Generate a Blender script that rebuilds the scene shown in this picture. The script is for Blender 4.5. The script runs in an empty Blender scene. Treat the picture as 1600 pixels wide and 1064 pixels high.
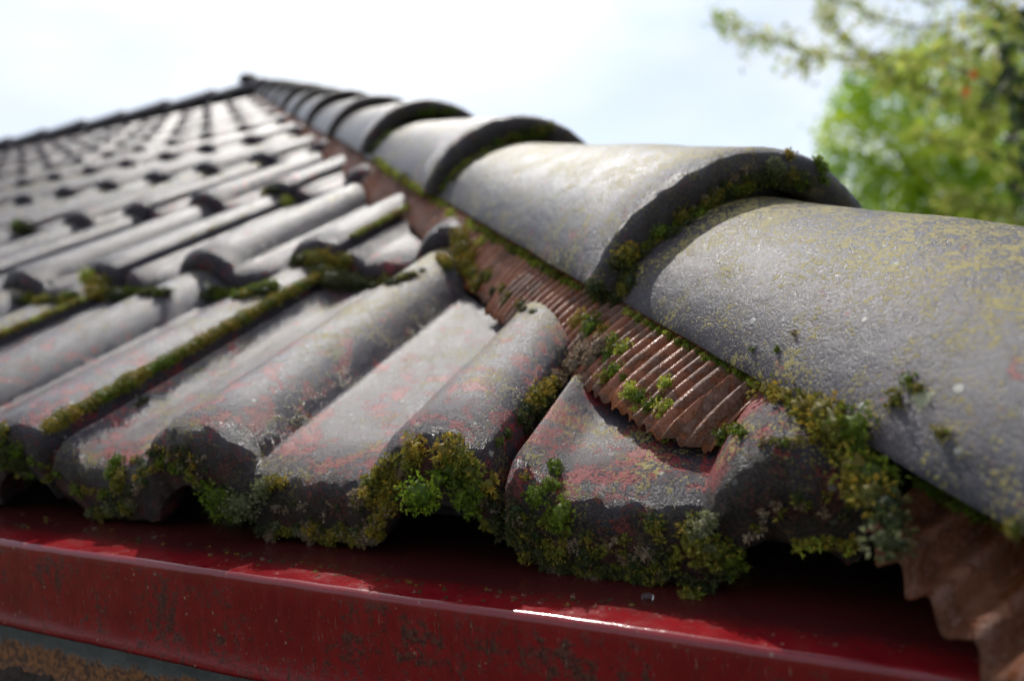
import bpy, bmesh, math, random
import numpy as np
from mathutils import Vector, Matrix, noise
from mathutils.bvhtree import BVHTree
S = bpy.context.scene
COL = S.collection
# ---------------------------------------------------------------- camera
FPX = 1191.4
RIGHT = Vector((0.90115, 0.43047, -0.05123)); DOWN = Vector((-0.02699, -0.06223, -0.99770)); FWD = Vector((-0.43266, 0.90046, -0.04446))
CAM = Vector((0.37974, -0.27516, 0.05505))
cd = bpy.data.cameras.new('camera'); cam = bpy.data.objects.new('camera', cd); COL.objects.link(cam)
cd.sensor_width = 36; cd.lens = 26.81; cd.clip_start = 0.01; cd.clip_end = 2000
cd.dof.use_dof = True; cd.dof.focus_distance = 0.335; cd.dof.aperture_fstop = 5.6; cd.dof.aperture_blades = 0
M = Matrix.Identity(4)
for i in range(3):
    M[i][0] = RIGHT[i]; M[i][1] = -DOWN[i]; M[i][2] = -FWD[i]; M[i][3] = CAM[i]
cam.matrix_world = M
S.camera = cam
# ---------------------------------------------------------------- light
SUN_DIR = Vector((-0.385, 0.50, 0.78)).normalized()        # towards the sun
el = math.asin(SUN_DIR.z); az = math.atan2(SUN_DIR.x, SUN_DIR.y)
w = bpy.data.worlds.new('World'); S.world = w; w.use_nodes = True
nt = w.node_tree; nt.nodes.clear()
def N(nt, t, **k):
    n = nt.nodes.new(t)
    for a, b in k.items(): setattr(n, a, b)
    return n
wo = N(nt, 'ShaderNodeOutputWorld'); bg = N(nt, 'ShaderNodeBackground')
sky = N(nt, 'ShaderNodeTexSky', sky_type='NISHITA', sun_disc=False, sun_elevation=el, sun_rotation=az, air_density=1.0, dust_density=1.5, ozone_density=1.5)
tc = N(nt, 'ShaderNodeTexCoord'); mp = N(nt, 'ShaderNodeMapping'); mp.inputs['Scale'].default_value = (1, 1, 2.2)
mp.inputs['Location'].default_value = (0.35, 0.1, 0.0)
cn = N(nt, 'ShaderNodeTexNoise'); cn.inputs['Scale'].default_value = 2.0; cn.inputs['Detail'].default_value = 7; cn.inputs['Roughness'].default_value = 0.5
cr = N(nt, 'ShaderNodeValToRGB'); cr.color_ramp.elements[0].position = 0.36; cr.color_ramp.elements[1].position = 0.60
mx = N(nt, 'ShaderNodeMixRGB'); 
geo = N(nt, 'ShaderNodeTexCoord'); dp_ = N(nt, 'ShaderNodeVectorMath', operation='DOT_PRODUCT'); dp_.inputs[1].default_value = SUN_DIR
nrm_ = N(nt, 'ShaderNodeVectorMath', operation='NORMALIZE')
gr = N(nt, 'ShaderNodeValToRGB'); E_ = gr.color_ramp.elements; E_[0].position = 0.0; E_[0].color = (.42, .43, .46, 1); E_[1].position = 1; E_[1].color = (1, 1, 1, 1)
for p_, c_ in ((.45, (.46, .475, .51, 1)), (.60, (.48, .50, .535, 1)), (.76, (.40, .43, .475, 1)), (.86, (.56, .59, .63, 1))):
    e_ = E_.new(p_); e_.color = c_
gm = N(nt, 'ShaderNodeMixRGB', blend_type='MULTIPLY'); gm.inputs['Fac'].default_value = 1; gm.inputs['Color2'].default_value = (15, 15.2, 15.6, 1)
nt.links.new(geo.outputs['Generated'], nrm_.inputs[0]); nt.links.new(nrm_.outputs[0], dp_.inputs[0]); nt.links.new(dp_.outputs['Value'], gr.inputs[0])
nt.links.new(gr.outputs[0], gm.inputs['Color1']); nt.links.new(gm.outputs[0], mx.inputs['Color2'])
bg.inputs['Strength'].default_value = 0.11
L = nt.links.new
L(tc.outputs['Generated'], mp.inputs['Vector']); L(mp.outputs['Vector'], cn.inputs['Vector']); L(cn.outputs['Fac'], cr.inputs['Fac'])
L(cr.outputs['Color'], mx.inputs['Fac']); L(sky.outputs['Color'], mx.inputs['Color1']); L(mx.outputs['Color'], bg.inputs['Color']); L(bg.outputs['Background'], wo.inputs['Surface'])
sl = bpy.data.lights.new('sun', 'SUN'); sl.energy = 3.5; sl.angle = math.radians(0.55); sl.color = (1, 0.96, 0.90)
so = bpy.data.objects.new('sun', sl); COL.objects.link(so); so.rotation_euler = SUN_DIR.to_track_quat('Z', 'Y').to_euler(); so.location = (0, 0, 10)
S.view_settings.view_transform = 'Standard'; S.view_settings.look = 'None'; S.view_settings.exposure = 0.42; S.view_settings.gamma = 1
# ---------------------------------------------------------------- frame of the roof
PITCH = 0.41269; CP, SP = math.cos(PITCH), math.sin(PITCH)
NV = Vector((0, -SP, CP)); SV = Vector((0, CP, SP))
U0 = -0.10194; G = 0.31482; HS = 0.3779
B0 = Vector((0.24080, 0.12664, 0.06067)); H = Vector((-0.685628, 0.666837, 0.291963)); SIDE = Vector((0.697215, 0.716862, 0)); UP = Vector((0.209297, -0.203561, 0.956429))
GROUND = -2.55
def W(px, py, d):                                           # point at depth d, photo pixels
    return CAM + (FWD + RIGHT * ((px - 800) / FPX) + DOWN * ((py - 532) / FPX)) * d
def cross(t, s, u): return B0 + H * t + SIDE * s + UP * u
# ---------------------------------------------------------------- helpers
def mesh_obj(name, verts, faces, mat=None, parent=None, smooth=True, cols=None):
    me = bpy.data.meshes.new(name)
    if isinstance(verts, np.ndarray) and isinstance(faces, np.ndarray):
        k = faces.shape[1]
        me.vertices.add(len(verts)); me.vertices.foreach_set('co', verts.astype(np.float32).ravel())
        me.loops.add(faces.size); me.loops.foreach_set('vertex_index', faces.astype(np.int32).ravel())
        me.polygons.add(len(faces)); me.polygons.foreach_set('loop_start', np.arange(0, faces.size, k, dtype=np.int32))
        me.update(calc_edges=True); me.validate()
    else:
        me.from_pydata([tuple(v) for v in verts], [], [tuple(int(i) for i in f) for f in faces]); me.update()
    if smooth: me.polygons.foreach_set('use_smooth', [True] * len(me.polygons))
    if cols is not None:
        a = me.color_attributes.new('Col', 'FLOAT_COLOR', 'POINT')
        c = np.ones((len(me.vertices), 4), np.float32); c[:, :3] = cols; a.data.foreach_set('color', c.ravel())
    if mat: me.materials.append(mat)
    o = bpy.data.objects.new(name, me); COL.objects.link(o)
    if parent: o.parent = parent
    return o
def tag(o, label=None, cat=None, group=None, kind=None):
    if cat and not kind: kind = 'thing'
    if label: o['label'] = label
    if cat: o['category'] = cat
    if group: o['group'] = group
    if kind: o['kind'] = kind
    return o
def empty(name, loc, label=None, cat=None, group=None):
    o = bpy.data.objects.new(name, None); o.location = loc; COL.objects.link(o); return tag(o, label, cat, group)
def box(name, lo, hi, mat, parent=None, bevel=0):
    bm = bmesh.new(); bmesh.ops.create_cube(bm, size=1)
    for v in bm.verts:
        for i in range(3): v.co[i] = lo[i] + (v.co[i] + .5) * (hi[i] - lo[i])
    if bevel: bmesh.ops.bevel(bm, geom=bm.edges[:], offset=bevel, segments=3, affect='EDGES')
    me = bpy.data.meshes.new(name); bm.to_mesh(me); bm.free(); me.materials.append(mat)
    o = bpy.data.objects.new(name, me); COL.objects.link(o)
    if parent: o.parent = parent
    return o
# ---------------------------------------------------------------- materials
def mat(name):
    m = bpy.data.materials.new(name); m.use_nodes = True; nt = m.node_tree
    return m, nt, nt.nodes['Principled BSDF'], nt.nodes['Material Output']
class NB:
    def __init__(s, nt): s.nt = nt; s.l = nt.links.new
    def set(s, sock, v):
        if isinstance(v, bpy.types.NodeSocket): s.l(v, sock)
        else: sock.default_value = v
    def noise(s, vec, scale, detail=4, rough=.55, dist=0):
        n = N(s.nt, 'ShaderNodeTexNoise'); s.set(n.inputs['Vector'], vec); n.inputs['Scale'].default_value = scale
        n.inputs['Detail'].default_value = detail; n.inputs['Roughness'].default_value = rough; n.inputs['Distortion'].default_value = dist
        return n.outputs['Fac']
    def voro(s, vec, scale, out='Distance', feature='F1', rnd=1):
        n = N(s.nt, 'ShaderNodeTexVoronoi', feature=feature); s.set(n.inputs['Vector'], vec); n.inputs['Scale'].default_value = scale; n.inputs['Randomness'].default_value = rnd
        return n.outputs[out]
    def m(s, op, a, b=None, c=None, clamp=False):
        n = N(s.nt, 'ShaderNodeMath', operation=op, use_clamp=clamp)
        s.set(n.inputs[0], a)
        if b is not None: s.set(n.inputs[1], b)
        if c is not None: s.set(n.inputs[2], c)
        return n.outputs[0]
    def ss(s, x, a, b):                                     # smoothstep from a to b
        n = N(s.nt, 'ShaderNodeMapRange', interpolation_type='SMOOTHSTEP'); s.set(n.inputs['Value'], x)
        s.set(n.inputs['From Min'], a); s.set(n.inputs['From Max'], b)
        return n.outputs['Result']
    def mix(s, f, a, b):
        n = N(s.nt, 'ShaderNodeMixRGB'); s.set(n.inputs['Fac'], f)
        for k, v in (('Color1', a), ('Color2', b)):
            s.set(n.inputs[k], v if isinstance(v, bpy.types.NodeSocket) else (*v, 1))
        return n.outputs['Color']
    def attr(s, name):
        n = N(s.nt, 'ShaderNodeAttribute', attribute_type='OBJECT', attribute_name=name); return n.outputs['Fac']
    def objvec(s, jitter=True):
        t = N(s.nt, 'ShaderNodeTexCoord'); v = t.outputs['Object']
        if not jitter: return v, v
        oi = N(s.nt, 'ShaderNodeObjectInfo'); c = N(s.nt, 'ShaderNodeCombineXYZ')
        r = s.m('MULTIPLY', oi.outputs['Random'], 37.0); r2 = s.m('MULTIPLY', oi.outputs['Random'], 91.0)
        s.l(r, c.inputs[0]); s.l(r2, c.inputs[1]); s.l(r, c.inputs[2])
        a = N(s.nt, 'ShaderNodeVectorMath', operation='ADD'); s.l(v, a.inputs[0]); s.l(c.outputs[0], a.inputs[1])
        return a.outputs[0], v
    def bump(s, h, strength, dist, prev=None):
        n = N(s.nt, 'ShaderNodeBump'); s.set(n.inputs['Height'], h); n.inputs['Strength'].default_value = strength; n.inputs['Distance'].default_value = dist
        if prev: s.l(prev, n.inputs['Normal'])
        return n.outputs['Normal']
def concrete(name, nosey, hip=False):
    m, nt, p, out = mat(name); b = NB(nt)
    v, vo = b.objvec()
    sx = N(nt, 'ShaderNodeSeparateXYZ'); nt.links.new(vo, sx.inputs[0])
    n_big = b.noise(v, 11, 5, .6); n_mid = b.noise(v, 60, 6, .65); n_fine = b.noise(v, 700, 4, .65); n_grain = b.noise(v, 1900, 2, .6)
    base = b.mix(b.ss(n_mid, .3, .7), (.022, .020, .027), (.062, .054, .068))
    base = b.mix(b.ss(n_big, .35, .7), base, (.045, .032, .037))
    base = b.mix(b.m('MULTIPLY', b.ss(n_fine, .5, .75), .3), base, (.13, .125, .12))
    base = b.mix(b.m('MULTIPLY', b.ss(n_grain, .52, .66), .6), base, (.012, .011, .012))
    # worn patches where the coating is gone and the red body shows
    nr = b.noise(v, 58, 9, .76, .2)
    thr = b.m('SUBTRACT', b.m('SUBTRACT', .692, b.m('MULTIPLY', b.ss(sx.outputs[1], .26, .02), .075)), b.m('MULTIPLY', b.attr('red'), .2))
    red = b.ss(b.m('ADD', nr, b.m('MULTIPLY', b.m('SUBTRACT', n_fine, .5), .22)), thr, b.m('ADD', thr, .035))
    base = b.mix(b.m('MULTIPLY', red, .9), base, b.mix(b.ss(n_fine, .35, .65), (.10, .012, .014), (.30, .035, .035)))
    # pink bloom
    base = b.mix(b.m('MULTIPLY', b.ss(b.noise(v, 17, 5, .6, .5), .55, .7), .15), base, (.10, .05, .052))
    # yellow crust lichen
    ly = b.noise(v, 760, 5, .72, .2); lm = b.noise(v, 42, 6, .7)
    li = b.attr('lichen'); nz = N(nt, 'ShaderNodeNewGeometry'); sn = N(nt, 'ShaderNodeSeparateXYZ'); nt.links.new(nz.outputs['True Normal'], sn.inputs[0])
    mv = b.m('ADD', lm, b.m('MULTIPLY', li, .34 if hip else .30))
    if not hip: mv = b.m('ADD', mv, b.m('SUBTRACT', b.m('MULTIPLY', b.m('MULTIPLY', b.ss(sx.outputs[2], -.014, -.001), b.ss(sx.outputs[1], .04, .20)), .16), .05))
    if hip: mv = b.m('ADD', mv, b.m('ADD', .03, b.m('MULTIPLY', b.ss(sn.outputs[2], .70, .97), .13)))
    R_ = b.ss(mv, .53, .97)
    def disc(scale, k):
        dd_ = b.voro(v, scale); cc_ = b.voro(v, scale, 'Color'); sp_ = N(nt, 'ShaderNodeSeparateXYZ'); nt.links.new(cc_, sp_.inputs[0])
        rr_ = b.m('MULTIPLY', R_, b.m('MULTIPLY', sp_.outputs[1], k))
        return b.m('MULTIPLY', b.ss(b.m('ADD', dd_, b.m('MULTIPLY', b.m('SUBTRACT', b.noise(v, scale * 3.2, 3), .5), .7)), rr_, b.m('SUBTRACT', rr_, .10)), b.m('GREATER_THAN', rr_, .12))
    yl = b.m('MAXIMUM', disc(340, .75), disc(800, 1.05))
    base = b.mix(b.m('MULTIPLY', yl, .9), base, b.mix(n_fine, (.22, .18, .035), (.33, .27, .09)))
    # pale round lichens
    vd = b.voro(v, 34); vc = b.voro(v, 34, 'Color'); sc = N(nt, 'ShaderNodeSeparateXYZ'); nt.links.new(vc, sc.inputs[0])
    vr = b.m('MULTIPLY', b.ss(sc.outputs[0], .60, 1.0), .15)
    pl = b.ss(b.m('ADD', vd, b.m('MULTIPLY', b.m('SUBTRACT', b.noise(v, 240, 5, .7), .5), .5)), vr, b.m('SUBTRACT', vr, .03))
    pl = b.m('MULTIPLY', pl, b.ss(sc.outputs[0], .70, .74))
    base = b.mix(b.m('MULTIPLY', pl, .75), base, b.mix(sc.outputs[1], (.38, .40, .33), (.34, .35, .20)))
    vd2 = b.voro(v, 120); vc2 = b.voro(v, 120, 'Color'); s2 = N(nt, 'ShaderNodeSeparateXYZ'); nt.links.new(vc2, s2.inputs[0])
    p2 = b.m('MULTIPLY', b.ss(b.m('ADD', vd2, b.m('MULTIPLY', b.m('SUBTRACT', n_fine, .5), .35)), .22, .14), b.ss(s2.outputs[0], .88, .92))
    base = b.mix(b.m('MULTIPLY', p2, .7), base, (.42, .42, .36))
    # dirt and algae along the nose
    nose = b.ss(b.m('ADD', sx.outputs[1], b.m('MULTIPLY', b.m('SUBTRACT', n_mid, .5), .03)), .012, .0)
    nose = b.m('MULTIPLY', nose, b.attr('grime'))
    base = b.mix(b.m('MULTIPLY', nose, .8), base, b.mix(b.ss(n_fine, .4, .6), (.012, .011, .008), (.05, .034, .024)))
    # dark algae specks
    sp = b.ss(b.noise(v, 190, 5, .7), .64, .70)
    base = b.mix(b.m('MULTIPLY', sp, .55), base, (.03, .035, .02))
    nt.links.new(base, p.inputs['Base Color'])
    rough = b.m('ADD', b.m('ADD', .20, b.m('MULTIPLY', nose, .08)), b.m('MULTIPLY', b.ss(n_fine, .35, .65), .26)); rough = b.m('ADD', rough, b.m('MULTIPLY', b.m('MAXIMUM', yl, pl), .35))
    nt.links.new(rough, p.inputs['Roughness'])
    nt.links.new(b.m('MULTIPLY', b.m('SUBTRACT', .36, b.m('MULTIPLY', nose, .10)), b.attr('wet')), p.inputs['Specular IOR Level'])
    p.inputs['Coat Weight'].default_value = .0
    h = b.m('ADD', b.m('MULTIPLY', n_grain, .5), b.m('MULTIPLY', n_fine, .9)); h = b.m('ADD', h, b.m('MULTIPLY', b.m('MAXIMUM', yl, b.m('MAXIMUM', pl, p2)), .45))
    h = b.m('ADD', h, b.m('MULTIPLY', red, -.15))
    h = b.m('MULTIPLY', h, b.m('ADD', 1.0, b.m('MULTIPLY', b.ss(sx.outputs[1], .05, .006), 1.8)))
    nn = b.bump(h, 1.0, .00062)
    nn2 = b.bump(b.noise(v, 160, 5, .65), .25, .0012, nn)
    nt.links.new(nn2, p.inputs['Normal'])
    return m
M_TILE = concrete('weathered concrete tile', True)
M_HIP = concrete('weathered concrete hip tile', True, True)
def red_paint():
    m, nt, p, out = mat('red painted sheet metal'); b = NB(nt); p.inputs['Specular IOR Level'].default_value = .5
    v, vo = b.objvec(False)
    mpg = N(nt, 'ShaderNodeMapping'); mpg.inputs['Scale'].default_value = (1, 1, .18); nt.links.new(vo, mpg.inputs[0]); vs = mpg.outputs[0]
    sx = N(nt, 'ShaderNodeSeparateXYZ'); nt.links.new(vo, sx.inputs[0])
    n1 = b.noise(vo, 22, 7, .65); n2 = b.noise(vs, 160, 6, .7); n3 = b.noise(vo, 500, 4, .6); n4 = b.noise(vo, 75, 6, .75)
    base = b.mix(b.ss(n1, .3, .7), (.13, .005, .008), (.22, .010, .013))
    base = b.mix(b.m('MULTIPLY', b.ss(n2, .5, .75), .35), base, (.22, .03, .03))
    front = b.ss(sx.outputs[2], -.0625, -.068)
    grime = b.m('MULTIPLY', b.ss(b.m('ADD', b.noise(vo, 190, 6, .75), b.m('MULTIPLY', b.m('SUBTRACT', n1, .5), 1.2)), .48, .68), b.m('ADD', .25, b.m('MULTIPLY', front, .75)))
    base = b.mix(b.m('MULTIPLY', grime, .85), base, b.mix(b.ss(n3, .4, .62), (.022, .013, .010), (.07, .035, .022)))
    g2 = b.m('MULTIPLY', b.ss(b.noise(vs, 420, 6, .8), .50, .66), b.m('MULTIPLY', b.ss(b.noise(vo, 34, 5, .7), .38, .62), b.m('ADD', .3, b.m('MULTIPLY', front, .7))))
    base = b.mix(b.m('MULTIPLY', g2, .75), base, (.035, .018, .012))
    g3 = b.m('MULTIPLY', b.ss(b.noise(vs, 700, 4, .8), .60, .70), front)
    base = b.mix(b.m('MULTIPLY', g3, .45), base, (.24, .16, .12))
    spk = b.m('MULTIPLY', b.ss(b.voro(vo, 210), .20, .12), b.ss(n4, .5, .62))
    base = b.mix(b.m('MULTIPLY', spk, .5), base, (.34, .25, .17))
    blk = b.ss(b.noise(vo, 300, 5, .7), .62, .70)
    base = b.mix(b.m('MULTIPLY', blk, .7), base, (.02, .015, .01))
    inn_shade = b.m('MULTIPLY', b.ss(b.m('ADD', sx.outputs[1], b.m('MULTIPLY', b.m('SUBTRACT', n4, .5), .02)), -.012, .004), b.m('SUBTRACT', 1, front))  # shade under the tile overhang, painted into the flange colour
    base = b.mix(b.m('MULTIPLY', inn_shade, .75), base, (.03, .012, .010))
    nt.links.new(b.m('SUBTRACT', .5, b.m('MULTIPLY', front, .28)), p.inputs['Specular IOR Level'])
    nt.links.new(base, p.inputs['Base Color'])
    nt.links.new(b.m('ADD', .13, b.m('MULTIPLY', b.m('MAXIMUM', grime, b.m('MULTIPLY', b.ss(n4, .45, .7), .4)), .4)), p.inputs['Roughness'])
    p.inputs['Coat Weight'].default_value = .0
    nt.links.new(b.bump(b.m('ADD', b.m('MULTIPLY', n3, .5), b.m('ADD', b.m('MULTIPLY', grime, .5), n4)), .35, .0004), p.inputs['Normal'])
    return m
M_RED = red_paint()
def galv():
    m, nt, p, out = mat('rusting galvanised sheet'); b = NB(nt); v, vo = b.objvec(False)
    sx = N(nt, 'ShaderNodeSeparateXYZ'); nt.links.new(vo, sx.inputs[0])
    n1 = b.noise(vo, 45, 8, .7, .4); n2 = b.noise(vo, 300, 5, .7)
    base = b.mix(b.ss(n1, .3, .7), (.07, .075, .07), (.13, .135, .125))
    z = b.m('ADD', sx.outputs[2], b.m('MULTIPLY', b.m('SUBTRACT', n1, .5), .03))
    r = b.m('MAXIMUM', b.ss(z, -.124, -.128), b.ss(b.noise(vo, 110, 6, .75), .61, .65))
    base = b.mix(r, base, b.mix(b.ss(n2, .35, .65), (.035, .016, .008), (.26, .10, .025)))
    nt.links.new(base, p.inputs['Base Color']); p.inputs['Roughness'].default_value = .55
    nt.links.new(b.m('MULTIPLY', b.m('SUBTRACT', 1, r), .4), p.inputs['Metallic'])
    nt.links.new(b.bump(b.m('ADD', n2, r), .6, .001), p.inputs['Normal']); return m
M_GALV = galv()
def flash():
    m, nt, p, out = mat('brown red pleated flashing'); b = NB(nt); v, vo = b.objvec(False)
    n1 = b.noise(vo, 90, 7, .7, .3); n2 = b.noise(vo, 600, 4, .65); n3 = b.noise(vo, 28, 4)
    base = b.mix(b.ss(n1, .3, .7), (.24, .058, .016), (.42, .14, .04))
    d = b.ss(b.m('ADD', n1, b.m('MULTIPLY', b.m('SUBTRACT', n3, .5), .7)), .50, .60)
    base = b.mix(b.m('MULTIPLY', d, b.attr('grime')), base, b.mix(b.ss(n2, .4, .6), (.05, .035, .03), (.16, .12, .10)))
    base = b.mix(b.attr('dark'), base, b.mix(b.ss(n1, .3, .7), (.040, .010, .003), (.10, .028, .006)))  # shade of the hip overhang mixed into the base colour, amount per object
    nt.links.new(base, p.inputs['Base Color']); nt.links.new(b.m('ADD', .25, b.m('MULTIPLY', d, .35)), p.inputs['Roughness'])
    nt.links.new(b.bump(b.m('ADD', n2, b.m('MULTIPLY', d, .8)), .8, .0009), p.inputs['Normal']); return m
M_FLASH = flash()
def attr_mat(name, rough, trans, spec=.4, bump=0):
    m, nt, p, out = mat(name)
    a = N(nt, 'ShaderNodeAttribute', attribute_name='Col'); nt.links.new(a.outputs['Color'], p.inputs['Base Color'])
    p.inputs['Roughness'].default_value = rough; p.inputs['Specular IOR Level'].default_value = spec
    if trans:
        t = N(nt, 'ShaderNodeBsdfTranslucent'); ms = N(nt, 'ShaderNodeMixShader'); ms.inputs[0].default_value = trans
        nt.links.new(a.outputs['Color'], t.inputs['Color']); nt.links.new(p.outputs[0], ms.inputs[1]); nt.links.new(t.outputs[0], ms.inputs[2]); nt.links.new(ms.outputs[0], out.inputs['Surface'])
    return m
M_MOSS = attr_mat('moss', .6, .3, .3)
M_LEAF = attr_mat('leaf', .6, .6, .15)
M_BIGLEAF = attr_mat('glossy leaf', .55, .3, .3)
def plain(name, c, rough, nscale=20, var=.3, bump=.3):
    m, nt, p, out = mat(name); b = NB(nt); v, vo = b.objvec(False); n = b.noise(vo, nscale, 6, .65)
    nt.links.new(b.mix(n, tuple(x * (1 - var) for x in c), tuple(x * (1 + var) for x in c)), p.inputs['Base Color']); p.inputs['Roughness'].default_value = rough
    nt.links.new(b.bump(n, bump, .01), p.inputs['Normal']); return m
M_BARK = plain('bark', (.09, .065, .045), .85, 30)
M_WALL = plain('rendered wall', (.45, .42, .37), .9, 40, .12)
M_DARK = plain('roof felt', (.02, .019, .018), .9, 40)
M_GROUND = plain('lawn', (.035, .055, .015), .9, 3, .4)
M_LITTER = plain('wet leaf litter', (.05, .032, .018), .7, 150, .7, 1)
# ---------------------------------------------------------------- ground and house
g = box('ground', (-150, -150, GROUND - .3), (150, 150, GROUND), M_GROUND); tag(g, kind='structure')
FY = -0.020; CX = 0.552; RU = -12.0
house = empty('garage_building', (-3, 2, GROUND), 'small building carrying the mossy tiled hip roof', 'building')
hz = Vector(house.location)
def under(o): o.location = -hz; o.parent = house; return o
under(box('wall', (RU + .3, .28, GROUND), (CX - .35, .52, -.17), M_WALL))
under(box('wall', (CX - .59, .525, GROUND), (CX - .35, 7.5, -.17), M_WALL))
under(box('soffit', (RU, .035, -.125), (CX - .07, 8, -.112), M_WALL))
# boarding under the tiles: two slopes and the back
hipc = lambda v: cross(0, .105, 0) + H * v
def plane_pt(x, v, n): return Vector((x, 0, 0)) + SV * v + NV * n
VR = 3.30                                                    # ridge, slope metres
yr = VR * CP; zr = VR * SP
q = lambda x, y, z: (x, y, z)
xh = lambda y: CX - (y - FY) * 1.0 * (0.685628 / 0.666837)   # plan line of the hip
n_ = -.058
vs = [(RU, .035, .035 * SP / CP + n_), (xh(.035) - .03, .035, .035 * SP / CP + n_), (xh(yr), yr, zr + n_), (RU, yr, zr + n_),
      (xh(.035) - .03, 2 * yr, .035 * SP / CP + n_), (RU, 2 * yr, .035 * SP / CP + n_)]
under(mesh_obj('roof_boarding', vs, [(0, 1, 2, 3), (1, 4, 2), (4, 5, 3, 2)], M_DARK, smooth=False))
# ---------------------------------------------------------------- tile profile
def prof(x, wk=1.):                                                 # height relative to the roll crest, x from the left lap crest
    def roll(d):
        d = abs(d) / wk
        
        if d > .048: return 0
        c = max(0, 1 - (d / .0385) ** 2) ** .95 if d < .0385 else 0
        f = max(0, 1 - d / .048) ** 2 * .42
        return max(c, 0) * (1 - f) + f if c > 0 else f
    h = -.027 + .027 * max(roll(x - .15), roll(x - .30))
    if x < .060:                                             # interlock rib
        t = (x - .036) / .024
        h += .0105 * (1 - t * t * (3 - 2 * t)) if t > 0 else .0105
        if x < .0395: h -= .003 * (1 - max(0, x - .036) / .0035) ** 2
    if x > .3250: h -= .004 * ((x - .3250) / .0035) ** 2
    return h
def nrm_noise(x, y, z, f): return noise.noise(Vector((x * f, y * f, z * f)))
def tile_mesh(res, seed, cuts=(), rough=1.0, x0=.036, x1=.3285, wk=1., th=0., r=.0115):
    xs = sorted(set([round(x0 + (x1 - x0) * i / int((x1 - x0) / res), 5) for i in range(int((x1 - x0) / res) + 1)] + [.0367, .0378, .0395, .3255, .3272, x1]))
    top = []; y = .42; res = res if res > .003 else res * .85
    while y > .034: top.append((y, 0)); y -= res * 1.6
    y = .034
    while y > r + .0012: top.append((y, 0)); y -= min(res, .0025)
    arc = [(r - r * math.sin(a), -r + r * math.cos(a)) for a in [i * math.pi / 2 / 6 for i in range(7)]]
    path = top + arc + [(.0002, -max(r + .001, .0145 + th * .4)), (.0006, -max(r + .002, .018 + th * .7)), (.002, -.0212 - th), (.005, -.0225 - th), (.02, -.0215 - th), (.03, -.014), (.20, -.014), (.42, -.014)]
    off = seed * 7.3; n = len(path); V = []; so = len(top)
    for x in xs:
        h = prof(x, wk)
        for k, (py, dn) in enumerate(path):
            z = h + dn; yy = py
            if k < so + 12:
                # large scale unevenness plus a crumbly nose
                a = .0006 * nrm_noise(x + off, py, dn, 22) + .00008 * nrm_noise(x + off, py, dn, 170) * rough
                e = max(0., 1 - max(0, py - .004) / .035)
                a += e * rough * (.0013 * nrm_noise(x + off, py + dn, 3, 120) + .0007 * nrm_noise(x + off, py, dn, 330))
                if k >= so: yy -= e * rough * (.0020 * nrm_noise(x + off, 7, dn, 90) + .0010 * nrm_noise(x + off, 9, dn * 1.0, 260))
                z += a
            V.append((x, yy, z))
    F = []
    for i in range(len(xs) - 1):
        for k in range(n - 1):
            a = i * n + k; F.append((a, a + 1, a + n + 1, a + n))
        F.append((i * n + n - 1, i * n, i * n + n, i * n + 2 * n - 1))
    F.append(tuple(range(n))[::-1]); F.append(tuple(range((len(xs) - 1) * n, len(xs) * n)))
    me = bpy.data.meshes.new('roof_tile'); me.from_pydata(V, [], F); me.update()
    bm = bmesh.new(); bm.from_mesh(me); bmesh.ops.recalc_face_normals(bm, faces=bm.faces[:])
    for co, no in cuts:
        bmesh.ops.bisect_plane(bm, geom=bm.verts[:] + bm.edges[:] + bm.faces[:], plane_co=co, plane_no=no, clear_outer=True)
        ed = [e for e in bm.edges if e.is_boundary]
        if ed: bmesh.ops.holes_fill(bm, edges=ed, sides=0)
    bm.to_mesh(me); bm.free()
    me.polygons.foreach_set('use_smooth', [True] * len(me.polygons)); me.materials.append(M_TILE)
    me.set_sharp_from_angle(angle=math.radians(50)) if hasattr(me, 'set_sharp_from_angle') else None
    return me
TILT = math.atan(.0185 / G)
rng = random.Random(4)
def tile_matrix(m, j):
    a = PITCH - TILT + rng.uniform(-.004, .004)
    R = Matrix.Rotation(a, 4, 'X') @ Matrix.Rotation(rng.uniform(-.004, .004), 4, 'Z')
    p = plane_pt(U0 + .30 * (m - 1) + rng.uniform(-.0008, .0008), j * G + rng.uniform(-.002, .002), rng.uniform(-.0006, .0006))
    if j == 0: p = plane_pt(U0 + .30 * (m - 1), 0, 0); R = Matrix.Rotation(PITCH - TILT, 4, 'X')
    return Matrix.Translation(p) @ R
ORD = ['first', 'second', 'third', 'fourth', 'fifth', 'sixth', 'seventh', 'eighth', 'ninth', 'tenth', 'eleventh', 'twelfth', 'thirteenth', 'fourteenth']
shared = [tile_mesh(.006, s, rough=.7, th=-.004, r=.0165) for s in range(3)]
far_shared = [tile_mesh(.0105, 5 + s, rough=.4, th=-.004, r=.0165) for s in range(2)]
near_objs = []
LAB = {(0, 2): 'cut grey tile with red worn patches and a domed roll under the nearest hip tile',
       (0, 1): 'grey tile at the eave with two rolls, bright green moss cushion under its right roll',
       (0, 0): 'grey tile at the eave beside a long moss strip, bottom course, left edge',
       (1, 1): 'small cut tile with mossy nose wedged against the pleated flashing above the longest roll',
       (1, 0): 'grey tile with thick moss under its nose in the second course from the gutter'}
NC = 11
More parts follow.
